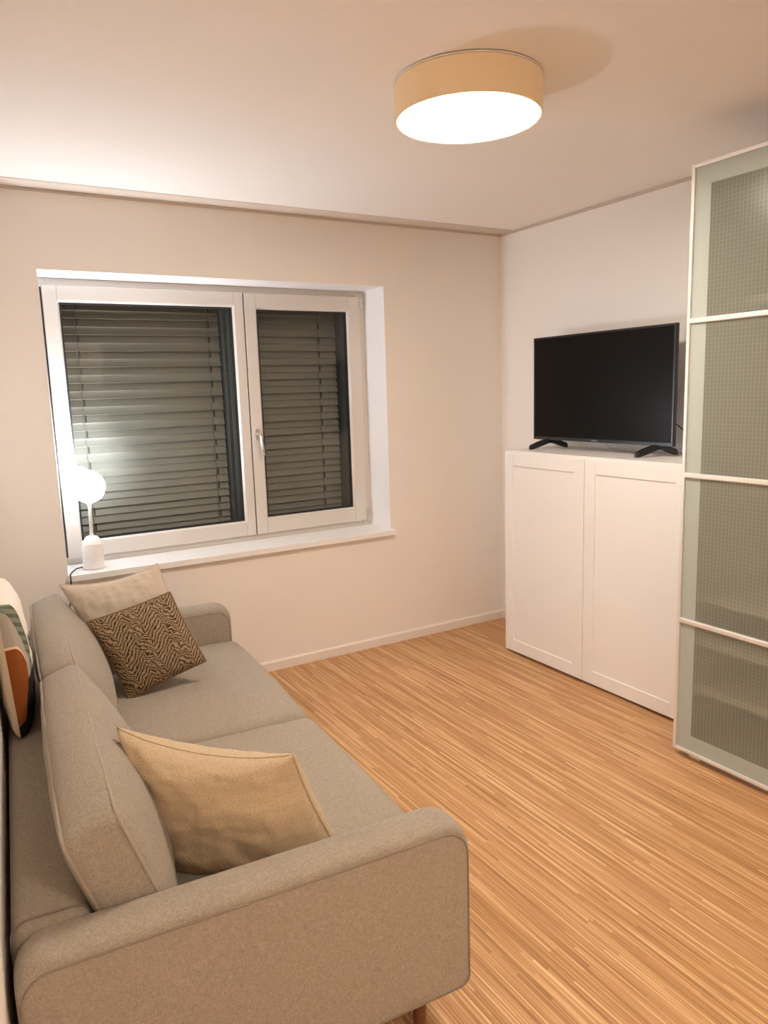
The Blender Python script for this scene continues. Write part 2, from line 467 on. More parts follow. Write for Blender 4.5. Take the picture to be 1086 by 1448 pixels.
tp = [(0, H - .016), (.004, H - .016), (.004, H - .009), (.008, H - .008), (.008, H - .001), (0, H - .001)]
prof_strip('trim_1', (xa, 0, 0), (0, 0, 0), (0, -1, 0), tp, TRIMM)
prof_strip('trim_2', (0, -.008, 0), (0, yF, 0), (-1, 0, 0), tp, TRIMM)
prof_strip('ceiling_strip', (xa, 0, 0), (-.009, 0, 0), (0, -1, 0), [(.009, H - .004), (.124, H - .004), (.126, H - .002), (.126, H), (.009, H)], CEIL_STRIP)  # darker strip just under the ceiling, along the window wall

# ------------------------------------------------------------------ window
win = bpy.data.objects.new('window_1', None); COL.objects.link(win); struct(win)
win.location = (-1.75, .235, WZ0 + .03)
INV = Matrix.Translation(-win.location)
def wpart(name, bm, m, parent=None, smooth=False):
    if parent is None:
        bm.transform(INV)
        return bm_obj(name, bm, m, win, smooth)
    bm.transform(INV)
    return bm_obj(name, bm, m, parent, smooth)
SZ = .702                                   # sill surface
bm = bmesh.new(); add_box(bm, WX0, WX1, -.0, .30, WZ0 + .001, SZ); add_box(bm, WX0 - .001, WX1 + .020, -.030, .0005, WZ0 + .001, SZ, .002)
wpart('window_sill', bm, SILLM)
# fixed frame
fx0, fx1, fz0, fz1 = WX0, WX1, SZ, WZ1
bm = bmesh.new()
add_box(bm, fx0, fx0 + .06, .235, .30, fz0, fz1, .002); add_box(bm, fx1 - .06, fx1, .235, .30, fz0, fz1, .002)
add_box(bm, fx0 + .06, fx1 - .06, .236, .30, fz1 - .06, fz1, .002); add_box(bm, fx0 + .06, fx1 - .06, .236, .30, fz0, fz0 + .06, .002)
add_box(bm, -1.635, -1.595, .245, .30, fz0 + .06, fz1 - .06, .002)
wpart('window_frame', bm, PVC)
def sash(x0, x1, z0, z1, gx0, gx1, gz0, gz1):
    y0, y1 = .214, .262
    bm = bmesh.new()
    # stiles run full height, the rails butt between them
    add_box(bm, x0, gx0, y0, y1, z0, z1, .0025); add_box(bm, gx1, x1, y0, y1, z0, z1, .0025)
    add_box(bm, gx0 + .0006, gx1 - .0006, y0 + .0006, y1, gz1, z1, .0025); add_box(bm, gx0 + .0006, gx1 - .0006, y0 + .0006, y1, z0, gz0, .0025)
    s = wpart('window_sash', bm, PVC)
    b = .007
    bm = bmesh.new()   # glazing bead, sloping in to the glass
    for (ax, az, bx, bz, nx, nz) in ((gx0, gz0, gx1, gz0, 0, 1), (gx1, gz0, gx1, gz1, -1, 0), (gx1, gz1, gx0, gz1, 0, -1), (gx0, gz1, gx0, gz0, 1, 0)):
        tx, tz = (bx - ax), (bz - az); ln = math.hypot(tx, tz); tx /= ln; tz /= ln
        def P(px, pz, d, ex, y): return (px + nx * d + tx * ex * d, y, pz + nz * d + tz * ex * d)
        q = [P(ax, az, 0, 1, .2175), P(bx, bz, 0, -1, .2175), P(bx, bz, b, -1, .226), P(ax, az, b, 1, .226)]
        q2 = [P(ax, az, 0, 1, .250), P(bx, bz, 0, -1, .250), P(bx, bz, b, -1, .250), P(ax, az, b, 1, .250)]
        A = [bm.verts.new(p) for p in q]; B = [bm.verts.new(p) for p in q2]
        bm.faces.new(A); bm.faces.new(B[::-1])
        for i in range(4): bm.faces.new((A[i], A[(i + 1) % 4], B[(i + 1) % 4], B[i]))
    bd = wpart('glazing_bead', bm, PVC, s)
    g0x, g1x, g0z, g1z = gx0 + b, gx1 - b, gz0 + b, gz1 - b
    bm = bmesh.new(); t = .010
    add_box(bm, g0x, g0x + t, .231, .246, g0z, g1z); add_box(bm, g1x - t, g1x, .231, .246, g0z, g1z)
    add_box(bm, g0x + t, g1x - t, .231, .246, g1z - t, g1z); add_box(bm, g0x + t, g1x - t, .231, .246, g0z, g0z + t)
    wpart('gasket', bm, DARK, s)
    bm = bmesh.new(); add_box(bm, g0x + .002, g1x - .002, .236, .241, g0z + .002, g1z - .002)
    wpart('glass_pane', bm, GLASS, s)
    bm = bmesh.new()   # dark outer face of the sash
    e = .030
    add_box(bm, gx0 - .03, gx0 + .004, .262, .33, gz0 - .03, gz1 + .03); add_box(bm, gx1 - .004, gx1 + .03, .262, .33, gz0 - .03, gz1 + .03)
    add_box(bm, gx0 + .004, gx1 - .004, .262, .33, gz1 - .004, gz1 + .03); add_box(bm, gx0 + .004, gx1 - .004, .262, .33, gz0 - .03, gz0 + .004)
    wpart('outer_cladding', bm, ANTH, s)
    return s
sash(-2.614, -1.6155, .735, 2.068, -2.550, -1.668, .812, 1.998)
sr = sash(-1.6095, -.893, .735, 2.068, -1.545, -.971, .818, 1.990)
bm = bmesh.new(); add_box(bm, -2.6215, -2.6145, .2345, .262, .74, 2.06); wpart('gasket', bm, DARK)
bm = bmesh.new(); add_box(bm, -1.6152, -1.6098, .222, .262, .737, 2.066); wpart('gasket', bm, DARK)
# handle on the right sash
bm = bmesh.new()
def oval(cx, cz, rx, rz, y0, y1, n=24):
    A = [bm.verts.new((cx + rx * cos(2 * pi * k / n), y0, cz + rz * sin(2 * pi * k / n))) for k in range(n)]
    B = [bm.verts.new((cx + rx * .85 * cos(2 * pi * k / n), y1, cz + rz * .93 * sin(2 * pi * k / n))) for k in range(n)]
    for k in range(n): bm.faces.new((A[k], A[(k + 1) % n], B[(k + 1) % n], B[k]))
    bm.faces.new(B); bm.faces.new(A[::-1])
oval(-1.577, 1.300, .015, .034, .2142, .204)
hb = wpart('handle_plate', bm, CHROME, sr)
bm = bmesh.new()
add_tube(bm, [(-1.577, .205, 1.302), (-1.577, .185, 1.302), (-1.576, .172, 1.299), (-1.574, .166, 1.288), (-1.571, .164, 1.26), (-1.567, .164, 1.22), (-1.562, .167, 1.185)],
         [.008, .008, .0085, .009, .0085, .008, .007], 12)
wpart('handle', bm, CHROME, sr, True)
for zz in (2.035, .775):
    bm = bmesh.new(); add_tube(bm, [(-.886, .212, zz - .032), (-.886, .212, zz + .032)], .0065, 10)
    add_box(bm, -.8935, -.889, .2115, .2155, zz - .03, zz + .03)
    wpart('hinge', bm, CHROME, sr, False)

# ------------------------------------------------------------------ outside venetian blinds
PITCH = .0815
def slat_mesh(w):
    # (outward, up): the top edge tucks behind the slat above, a step halfway, a rolled lip at the foot
    prof = [(.0150, .0470), (.0135, .0440), (.0070, .030), (.0005, .016), (-.0050, .0045), (-.0068, .0015), (-.0060, -.0008), (-.0015, -.0012), (.0042, -.0016),
            (.0048, -.004), (.0020, -.014), (-.0030, -.027), (-.0078, -.0370), (-.0098, -.0398), (-.0088, -.0422), (-.0060, -.0425)]
    bm = bmesh.new()
    nx = 2
    cols = []
    for i in range(nx):
        x = -w / 2 + w * i / (nx - 1)
        cols.append([bm.verts.new((x, y, z)) for y, z in prof])
    for i in range(nx - 1):
        for k in range(len(prof) - 1):
            bm.faces.new((cols[i][k], cols[i + 1][k], cols[i + 1][k + 1], cols[i][k + 1]))
    th = [bm.verts.new(v.co + Vector((0, .0011, 0))) for c in cols for v in c]
    n = len(prof)
    for i in range(nx - 1):
        for k in range(n - 1):
            bm.faces.new((th[i * n + k], th[i * n + k + 1], th[(i + 1) * n + k + 1], th[(i + 1) * n + k]))
    return bm
def blind(x0, x1, cords, label):
    t = thing('venetian_blind', label, 'blind', ((x0 + x1) / 2, .40, .715), 0, 'outside venetian blinds behind the window')
    first = None; w = x1 - x0; z = 2.055; k = 0
    while z > .80:
        if first is None:
            s = bm_obj('slat', slat_mesh(w), SLAT, t, True); first = s; edge_split(s, 50)
        else:
            s = first.copy(); COL.objects.link(s); s.parent = t
        s.location = (0, 0, z - .715)
        rx = -.02 + .10 * max(0, (1.30 - z)) + .018 * sin(k * 2.7)
        if z < .95: rx -= .03
        s.rotation_euler = (rx, 0, .0015 * sin(k * 1.9))
        z -= PITCH; k += 1
    box('bottom_rail', -w / 2, w / 2, -.03, .03, .001, .022, ANTH, t, .003)
    box('head_rail', -w / 2, w / 2, -.035, .035, 1.385 + .0, 1.388 + .03, ANTH, t)
    for cx in cords:
        pts = []; zz = 1.40; i = 0
        while zz > .01:
            pts.append((cx - t.location.x + .003 * sin(i * 1.7), -.0125 - .003 * sin(i * 2.3), zz)); zz -= PITCH / 4; i += 1
        tube('ladder_cord', pts, .0022, CORD, t, 6)
        clip = None
        for q in range(17):
            z0 = 2.055 - q * PITCH - .715
            if z0 < .03: break
            if clip is None:
                bm = bmesh.new(); add_box(bm, -.00325, .00325, -.0105, -.0055, .004, .040)
                c = clip = bm_obj('cord_clip', bm, DARK, t)
            else:
                c = clip.copy(); COL.objects.link(c); c.parent = t
            c.location = (cx - t.location.x + .00925, 0, z0)
    return t
bl1 = blind(-2.645, -1.700, (-2.453, -1.768), 'wide grey slatted blind outside the left window pane')
bl2 = blind(-1.603, -.968, (-1.520, -1.093), 'narrow grey slatted blind outside the right window pane')
for xg, b, wd in ((-1.690, bl1, .042), (-.958, bl2, .045)):
    lx = xg - b.location.x
    bm = bmesh.new(); add_box(bm, lx, lx + wd, -.045, .045, 0.001, 1.385, .003)
    bm_obj('guide_rail', bm, ANTH, b)
    bm = bmesh.new(); add_box(bm, lx + wd * .55, lx + wd * .75, -.052, -.0455, 0.001, 1.385, .001)
    bm_obj('guide_strip', bm, GREYM, b)

# ------------------------------------------------------------------ ceiling lamp
cl = thing('ceiling_lamp', 'round drum ceiling lamp with beige fabric shade, switched on', 'ceiling lamp', (-1.585, -1.76, 2.34))
RD = .2275
m, nt, b = mat('lit cream fabric shade')
b.inputs['Base Color'].default_value = (.68, .48, .27, 1); b.inputs['Roughness'].default_value = .9
b.inputs['Emission Color'].default_value = (1.0, .66, .34, 1); b.inputs['Emission Strength'].default_value = .045
tc = N(nt, 'ShaderNodeTexCoord'); nz = N(nt, 'ShaderNodeTexNoise'); nz.inputs['Scale'].default_value = 300
nt.links.new(tc.outputs['Object'], nz.inputs['Vector'])
nt.links.new(mixc(nt, nz.outputs['Fac'], (.60, .44, .27), (.70, .53, .34)), b.inputs['Base Color'])
SHADE = m
edge_split(lathe('lamp_shade', [(0, .095), (RD - .006, .095), (RD - .006, .001), (RD - .002, 0), (RD, .002), (RD, .100), (RD - .002, .102), (0, .102)], SHADE, cl, 96))
lathe('shade_rim', [(RD - .0065, .0005), (RD - .016, .0005), (RD - .016, .004), (RD - .0065, .004)], emis('lit rim', (1, .86, .62), 1.1), cl, 96, smooth=False)
DIFF = emis('lit diffuser', (1.0, .88, .75), 20.0)
lathe('diffuser', [(0, .004), (RD - .0165, .004), (RD - .0165, .007), (0, .007)], DIFF, cl, 96, smooth=False)
lathe('mounting_plate', [(0, .1105 - .004), (RD - .035, .1105 - .004), (RD - .035, .1085), (RD + .001, .1025 + .0005), (RD + .001, .1065), (RD - .03, .1098), (0, .1098)], LAMPW, cl, 96, smooth=False)

# ------------------------------------------------------------------ table lamp on the sill
tl = thing('table_lamp', 'white table lamp with lit glass globe on the window sill', 'lamp', (-2.522, .078, SZ))
tl.rotation_euler = (radians(0), radians(1.5), 0)
lathe('lamp_base', [(0, 0.001), (.046, .001), (.049, .004), (.050, .112), (.0485, .115), (.048, .117), (.0485, .1185), (.046, .125), (.038, .141), (.033, .152), (.024, .160), (.010, .164), (0, .1645)], LAMPW, tl, 64)
lathe('lamp_stem', [(0, .163), (.0085, .163), (.0080, .30), (.0115, .318), (.020, .328), (.016, .333), (0, .333)], LAMPW, tl, 24)
GL, nt, b = mat('lit opal globe')           # glow shaped brighter on top, lights the ceiling and spares the sill
b.inputs['Emission Color'].default_value = (.86, .92, 1.0, 1)
ge = N(nt, 'ShaderNodeTexCoord'); sx = N(nt, 'ShaderNodeSeparateXYZ'); nt.links.new(ge.outputs['Object'], sx.inputs[0])
mr = N(nt, 'ShaderNodeMapRange'); mr.inputs[1].default_value = .0; mr.inputs[2].default_value = 1.0
mr.inputs[3].default_value = 3.2; mr.inputs[4].default_value = 118.0
up = math_n(nt, 'MINIMUM', math_n(nt, 'MAXIMUM', math_n(nt, 'DIVIDE', math_n(nt, 'SUBTRACT', sx.outputs['Z'], .395), .085), 0.0), 1.0)
nt.links.new(math_n(nt, 'POWER', up, 1.7), mr.inputs[0]); nt.links.new(mr.outputs[0], b.inputs['Emission Strength'])
gp = [(0, .325)] + [(.0775 * sin(pi * k / 32), .4025 - .0775 * cos(pi * k / 32)) for k in range(1, 32)] + [(0, .480)]
lathe('lamp_globe', gp, GL, tl, 48)
wc = [(-2.566, .082, SZ + .012), (-2.60, .078, SZ + .010), (-2.625, .045, SZ + .004), (-2.640, .0, SZ + .004), (-2.645, -.026, SZ + .004), (-2.646, -.034, SZ - .001), (-2.646, -.036, SZ - .02), (-2.648, -.032, SZ - .06),
      (-2.655, -.016, SZ - .12), (-2.664, -.008, SZ - .2), (-2.668, -.005, SZ - .32), (-2.67, -.005, SZ - .6)]
bm = bmesh.new(); add_tube(bm, wc, .0032, 8)
o = bm_obj('power_cord', bm, BLACKC, None, True)
o.parent = tl; bpy.context.view_layer.update(); o.matrix_parent_inverse = tl.matrix_world.inverted()

# ------------------------------------------------------------------ white cabinet
ZT = 1.172
cb = thing('storage_cabinet', 'white two door cabinet with framed doors under the television', 'cabinet', (-.20, -1.11, 0))
CI = Matrix.Translation(-cb.location)
def cpart(name, bm, m, parent=None, smooth=False):
    bm.transform(Matrix.Translation(-cb.location)); return bm_obj(name, bm, m, parent or cb, smooth)
cy0, cy1 = -.510, -1.710
bm = bmesh.new()
add_box(bm, -.379, -.003, cy0 - .018, cy0, .019, ZT - .0185, .001); add_box(bm, -.379, -.003, cy1, cy1 + .018, .019, ZT - .0185, .001)
add_box(bm, -.379, -.003, cy1 + .0185, cy0 - .0185, .019, .037, .001); add_box(bm, -.015, -.004, cy1 + .0185, cy0 - .0185, .0375, ZT - .0185)
add_box(bm, -.378, -.016, -1.119, -1.101, .038, ZT - .019)
cpart('carcass', bm, WHITE)
bm = bmesh.new(); add_box(bm, -.397, -.002, cy1, cy0, ZT - .018, ZT, .0012); cpart('top_panel', bm, WHITE)
for yy in (cy0 - .06, cy1 + .06):
    for xx in (-.33, -.05):
        bm = bmesh.new(); add_lathe(bm, [(0, 0), (.018, 0), (.018, .0189), (0, .0189)], 20, (xx, yy, 0)); cpart('foot', bm, BLACKP)
def shaker(y0, y1, z0, z1):
    """door with a frame of stiles and rails and a recessed panel; front faces -x"""
    bm = bmesh.new(); X0, X1 = -.400, -.381; rw = .068
    add_box(bm, X0, X1, y0, y0 + rw, z0, z1, .0014); add_box(bm, X0, X1, y1 - rw, y1, z0, z1, .0014)
    add_box(bm, X0 + .0007, X1, y0 + rw + .0004, y1 - rw - .0004, z1 - rw, z1, .0010); add_box(bm, X0 + .0007, X1, y0 + rw + .0004, y1 - rw - .0004, z0, z0 + rw, .0010)
    add_box(bm, X0 + .0065, X1 - .002, y0 + rw - .004, y1 - rw + .004, z0 + rw - .004, z1 - rw + .004)
    return cpart('door', bm, WHITE)
shaker(-1.1085, cy0 + .0005, .017, ZT - .0225 + .006)
shaker(cy1 - .0005, -1.1125, .017, ZT - .0225 + .006)

# ------------------------------------------------------------------ television
tv = thing('television', 'black flat screen television on the white cabinet', 'television', (-.185, -.995, ZT))
TI = Matrix.Translation(-tv.location)
def tpart(name, bm, m, parent=None, smooth=False):
    bm.transform(TI); return bm_obj(name, bm, m, parent or tv, smooth)
ty0, ty1, tz0, tz1 = -1.466, -.526, 1.222, 1.782
bm = bmesh.new()
add_box(bm, -.200, -.178, ty0, ty1, tz0, tz1, .003)
add_box(bm, -.180, -.135, ty0 + .10, ty1 - .10, tz0 + .02, tz1 - .18, .012)
tpart('housing', bm, BLACKP)
bm = bmesh.new(); add_box(bm, -.2012, -.1995, ty0 + .011, ty1 - .011, tz0 + .018, tz1 - .010, .0004); tpart('screen', bm, SCREEN)
bm = bmesh.new()   # thin bezel
for (a, b_, c, d) in ((ty0 + .001, ty0 + .010, tz0 + .001, tz1 - .001), (ty1 - .010, ty1 - .001, tz0 + .001, tz1 - .001), (ty0 + .0105, ty1 - .0105, tz1 - .009, tz1 - .001), (ty0 + .0105, ty1 - .0105, tz0 + .001, tz0 + .0165)):
    add_box(bm, -.2022, -.1998, a, b_, c, d, .0006)
tpart('bezel', bm, plain('satin black bezel', (.022, .023, .025), .28, noise_amt=.1))
def tvfoot(y, sgn):
    bm = bmesh.new()
    # an arched stand: stem in the middle, one prong forward, one back
    xs = [-.305, -.298, -.262, -.215, -.200, -.170, -.155, -.112, -.080, -.073]
    top = [.018, .026, .040, .0535, .0545, .0545, .0535, .040, .028, .020]
    bot = [.0008, .0008, .010, .026, .032, .032, .026, .010, .0008, .0008]
    hw = [.012, .014, .014, .015, .016, .016, .015, .014, .014, .012]
    off = [.030, .029, .020, .008, .003, -.003, -.006, -.012, -.016, -.017]
    rings = []
    for x, t_, b_, w_, o_ in zip(xs, top, bot, hw, off):
        yy = y + o_ * sgn
        rings.append([bm.verts.new((x, yy + w_, ZT + b_)), bm.verts.new((x, yy + w_ * .8, ZT + t_)), bm.verts.new((x, yy - w_ * .8, ZT + t_)), bm.verts.new((x, yy - w_, ZT + b_))])
    for a, b2 in zip(rings[:-1], rings[1:]):
        for k in range(4): bm.faces.new((a[k], a[(k + 1) % 4], b2[(k + 1) % 4], b2[k]))
    bm.faces.new(rings[0]); bm.faces.new(rings[-1][::-1])
    bmesh.ops.recalc_face_normals(bm, faces=bm.faces)
    bmesh.ops.bevel(bm, geom=[e for e in bm.edges if e.calc_face_angle(0) > .6], offset=.003, segments=2, affect='EDGES')
    tpart('stand_foot', bm, BLACKP)
tvfoot(-.640, 1); tvfoot(-1.372, 1)
fc = bpy.data.curves.new('logo', 'FONT'); fc.body = 'Hisense'; fc.size = .0125; fc.extrude = .0003; fc.align_x = 'CENTER'
fo = bpy.data.objects.new('logo_tmp', fc); COL.objects.link(fo)
dg = bpy.context.evaluated_depsgraph_get()
me = bpy.data.meshes.new_from_object(fo.evaluated_get(dg)); bpy.data.objects.remove(fo)
me.materials.clear(); me.materials.append(LOGO)
lo = bpy.data.objects.new('logo', me); COL.objects.link(lo); lo.parent = tv
lo.matrix_local = Matrix.Translation(Vector((-.2026, -.985, tz0 + .0055)) - tv.location) @ Matrix(((0, 0, -1, 0), (-1, 0, 0, 0), (0, 1, 0, 0), (0, 0, 0, 1)))
bm = bmesh.new(); add_tube(bm, [(-.137, -1.33, 1.34), (-.120, -1.40, 1.335), (-.10, -1.47, 1.275), (-.08, -1.54, 1.235), (-.05, -1.62, 1.22), (-.02, -1.70, 1.25), (-.012, -1.735, 1.21), (-.010, -1.74, 1.10)], .0028, 8)
tpart('power_cable', bm, BLACKC, None, True)
bm = bmesh.new(); add_tube(bm, [(-.137, -.95, 1.30), (-.10, -.96, 1.22), (-.08, -.98, ZT + .012), (-.07, -1.06, ZT + .004), (-.06, -1.2, ZT + .004), (-.05, -1.34, ZT + .005), (-.03, -1.5, ZT + .004), (-.015, -1.66, ZT + .004)], .003, 8)
tpart('signal_cable', bm, plain('white cable', (.62, .59, .56), .5), None, True)

# ------------------------------------------------------------------ wardrobe with sliding glass doors
wd = thing('wardrobe', 'tall wardrobe with frosted glass sliding doors beside the white cabinet', 'wardrobe', (-.30, -2.60, 0))
WI = Matrix.Translation(-wd.location)
def kpart(name, bm, m, parent=None, smooth=False):
    bm.transform(WI); return bm_obj(name, bm, m, parent or wd, smooth)
ky0, ky1, kt = -1.870, -3.360, 2.285
CARC = plain('white wardrobe board', (.78, .755, .72), .5, noise_amt=.01)
def panel(name, *a):
    bm = bmesh.new(); add_box(bm, *a, .001); return kpart(name, bm, CARC)
SHELVES = (.265, .462, .645, 1.80)
panel('side_panel', -.56, -.004, ky0 - .018, ky0, .001, kt); SHELVES = (.265, .462, .645, 1.80)
panel('side_panel', -.56, -.004, ky1, ky1 + .018, .001, kt)
panel('divider', -.545, -.012, -2.624, -2.606, .061, kt - .019)
panel('top_panel', -.56, -.004, ky1 + .0185, ky0 - .0185, kt - .018, kt); panel('bottom_panel', -.55, -.004, ky1 + .0185, ky0 - .0185, .042, .060)
panel('back_panel', -.0115, -.0045, ky1 + .019, ky0 - .019, .061, kt - .019)
bm = bmesh.new(); add_box(bm, -.612, -.560, -1.962, -1.912, .001, .026, .002); kpart('rail_end', bm, ALU)
bm = bmesh.new(); add_box(bm, -.608, -.560, ky1, -1.963, .001, .024, .001); kpart('bottom_rail', bm, ALUD)
bm = bmesh.new(); add_box(bm, -.612, -.561, ky1, ky0, kt - .05, kt + .002, .001); kpart('top_rail', bm, ALUD)
for z in SHELVES:
    panel('shelf', -.548 if z < .7 else -.40, -.013, -2.605, ky0 - .0185, z, z + .032)
def sliding_door(ya, yb, xf, xr):
    """ya is the edge nearer the window; frame with three bars and four panes"""
    zA, zB = DOOR_Z0, DOOR_Z1; fw = .013
    bm = bmesh.new()
    add_box(bm, xf, xr, ya - fw, ya, zA, zB, .0015); add_box(bm, xf, xr, yb, yb + fw, zA, zB, .0015)
    add_box(bm, xf, xr, yb + fw, ya - fw, zB - fw, zB, .0015); add_box(bm, xf, xr, yb + fw, ya - fw, zA, zA + fw, .0015)
    d = kpart('sliding_door', bm, ALU)
    bars = [.578, 1.161, 1.742]
    cuts = [zA + fw] + bars + [zB - fw]
    for z in bars:
        bm = bmesh.new(); add_box(bm, xf - .004, xr, yb + fw - .001, ya - fw + .001, z - .0095, z + .0095, .004, 3)
        kpart('glazing_bar', bm, ALU, d)
    for z0, z1 in zip(cuts[:-1], cuts[1:]):
        bm = bmesh.new()
        xg = xf + .008; a, b_ = z0 + (.009 if z0 > .1 else 0), z1 - (.009 if z1 < 2.2 else 0)
        vs = [bm.verts.new((xg, y, z)) for y, z in ((ya - fw, a), (yb + fw, a), (yb + fw, b_), (ya - fw, b_))]
        f = bm.faces.new(vs)
        lay = bm.loops.layers.uv.new('door')
        for lp in f.loops: lp[lay].uv = (ya - lp.vert.co.y, lp.vert.co.z - zA)
        bm.normal_update()
        if f.normal.x > 0: f.normal_flip()
        bm.transform(WI)
        bm_obj('glass_pane', bm, FROST, d, recalc=False)
    return d
sliding_door(DOOR_Y0, DOOR_Y1, -.638, -.614)
sliding_door(-2.595, -3.345, -.609, -.585)

# ------------------------------------------------------------------ sofa
sf = thing('sofa', 'long grey beige fabric sofa with rounded arms along the left wall', 'sofa', tuple(O), SROT)

def grid_axis(h, r, n):
    a = [-h + r * (1 - cos(pi / 2 * k / 5)) for k in range(5)]
    m = [-(h - r) + 2 * (h - r) * k / n for k in range(n + 1)]
    return a + m + [-x for x in a[::-1]]

def soft_box(hx, hy, hz, r, n=(12, 8, 8), bulge=(0, 0, 0, 0, 0, 0), wob=0.0, seed=0.0):
    """rounded box around the origin; bulge = outward swell of -x,+x,-y,+y,-z,+z faces"""
    bm = bmesh.new()
    AX = [grid_axis(h, r, k) for h, k in zip((hx, hy, hz), n)]
    Hh = (hx, hy, hz); cache = {}
    def put(p):
        key = tuple(round(c, 6) for c in p)
        if key in cache: return cache[key]
        q = Vector(p); c = Vector([max(-(h - r), min(h - r, v)) for v, h in zip(q, Hh)])
        d = q - c
        if d.length > 1e-9: q = c + d.normalized() * r
        s = [q[i] / Hh[i] for i in range(3)]
        out = q.copy()
        for i in range(3):
            j, k = (i + 1) % 3, (i + 2) % 3
            fall = max(0, 1 - s[j] ** 2) * max(0, 1 - s[k] ** 2)
            b = bulge[2 * i + 1] if s[i] > 0 else -bulge[2 * i]
            out[i] += b * fall ** .7 * abs(s[i]) ** 1.5
        if wob:
            nn = noise.noise_vector(q * 9 + Vector((seed, seed * .7, 3))) * wob + noise.noise_vector(q * 22 + Vector((seed, 2, seed))) * wob * .35
            out += nn
        v = bm.verts.new(out); cache[key] = v; return v
    for i in range(3):
        j, k = (i + 1) % 3, (i + 2) % 3
        for sgn in (-1, 1):
            A, B = AX[j], AX[k]
            for a in range(len(A) - 1):
                for b in range(len(B) - 1):
                    vs = []
                    for (aa, bb) in ((a, b), (a + 1, b), (a + 1, b + 1), (a, b + 1)):
                        p = [0, 0, 0]; p[i] = sgn * Hh[i]; p[j] = A[aa]; p[k] = B[bb]
                        vs.append(put(p))
                    if len(set(vs)) == 4:
                        try: bm.faces.new(vs if sgn > 0 else vs[::-1])
                        except ValueError: pass
    return bm

def rrect(w0, w1, z0, z1, rs, n=8):
    """rounded rectangle outline, rs = radii at (w0,z0),(w1,z0),(w1,z1),(w0,z1)"""
    pts = []
    for (cx, cz, r, a0) in ((w0 + rs[0], z0 + rs[0], rs[0], pi), (w1 - rs[1], z0 + rs[1], rs[1], 1.5 * pi), (w1 - rs[2], z1 - rs[2], rs[2], 0), (w0 + rs[3], z1 - rs[3], rs[3], .5 * pi)):
        for k in range(n + 1):
            a = a0 + pi / 2 * k / n
            pts.append((cx + r * cos(a), cz + r * sin(a)))
    return pts

ARM_T = .112; ARM_R = (.035, .040, .062, .070)
def arm(l0, sgn):
    """sgn=+1: outer face at l0 and the arm runs towards +l"""
    bm = bmesh.new()
    lay = [(0, .016), (.0015, .011), (.006, .006), (.016, .0030), (.035, .0008), (.056, 0), (.078, .0008), (.096, .0040), (.106, .009), (.1105, .015), (.112, .021)]
    prev = None; first = None
    for t, d in lay:
        # the outline swells towards the middle of the arm
        pts = rrect(-.004 + d * .7, .922 - d * .7, .150 + d * .5, .574 - d * 1.7, [max(r - d * .6, .01) for r in ARM_R], 10)
        ring = [bm.verts.new((l0 + sgn * t, w, z)) for w, z in pts]
        if prev:
            n = len(ring)
            for i in range(n): bm.faces.new((prev[i], prev[(i + 1) % n], ring[(i + 1) % n], ring[i]))
        else: first = ring
        prev = ring
    # faces of the arm: fan with slight swell
    for ring, t, dd in ((first, 0, -.005), (prev, ARM_T, .003)):
        cen = Vector((l0 + sgn * t, .46, .36)); inner = [ring]
        for f in (.93, .8, .5, .2):
            rr = [bm.verts.new((l0 + sgn * (t + dd * (1 - f * f)), cen.y + (v.co.y - cen.y) * f, cen.z + (v.co.z - cen.z) * f)) for v in ring]
            inner.append(rr)
        for a, b in zip(inner[:-1], inner[1:]):
            n = len(a)
            for i in range(n): bm.faces.new((a[i], a[(i + 1) % n], b[(i + 1) % n], b[i]))
        bm.faces.new(inner[-1])
    a = bm_obj('armrest', bm, SOFA, sf, True)
    for t in (-.0003, ARM_T - .0010):
        d = .0145 if t < .05 else .0190
        pts = rrect(-.004 + d * .7, .922 - d * .7, .150 + d * .5, .574 - d * 1.7, [max(r - d * .6, .01) for r in ARM_R], 10)
        tube('seam', [(l0 + sgn * t, w, z) for w, z in pts], .0024, PIPED, a, 6, True)
    return a
PIPED = fabric('darker seam stitching', (.27, .215, .165), scale=900)
arm(0.0, 1)
LEN = 2.100
arm(LEN, -1)
LI0, LI1 = ARM_T - .004, LEN - ARM_T + .004      # between the arms
LM = (LI0 + LI1) / 2
# base and back frame
bm = soft_box((LI1 - LI0) / 2, .445, .055, .02, (10, 8, 2)); bm.transform(Matrix.Translation((LM, .465, .205))); bm_obj('seat_base', bm, SOFA, sf, True)
bm = soft_box((LI1 - LI0) / 2 - .001, .072, .203, .034, (14, 4, 8), (0, 0, 0, 0, 0, .006)); bm.transform(Matrix.Translation((LM, .852, .360)))
bf = bm_obj('back_frame', bm, SOFA, sf, True)
def rect_loop(fn, a0, a1, b0, b1, r=.03, n=6):
    return [fn(a, b) for a, b in rrect(a0, a1, b0, b1, (r, r, r, r), n)]
for le in (LI0 + .030, LI1 - .030):
    tube('seam', [(le, y, z) for y, z in rrect(.852 - .0722, .852 + .0722, .20, .5665, (.01, .01, .034, .034), 6)], .0020, PIPED, bf, 6, True)
# seat cushions
for k, (a, b_) in enumerate(((LI0, LM - .001), (LM + .001, LI1))):
    hx, hy, hz = (b_ - a) / 2, .405, .0875
    bm = soft_box(hx, hy, hz, .045, (16, 14, 4), (0, 0, .022, 0, 0, .016), .0022, 3.1 + k * 5)
    bm.transform(Matrix.Translation(((a + b_) / 2, .385, .3215)))
    s = bm_obj('seat_cushion', bm, SOFA, sf, True)
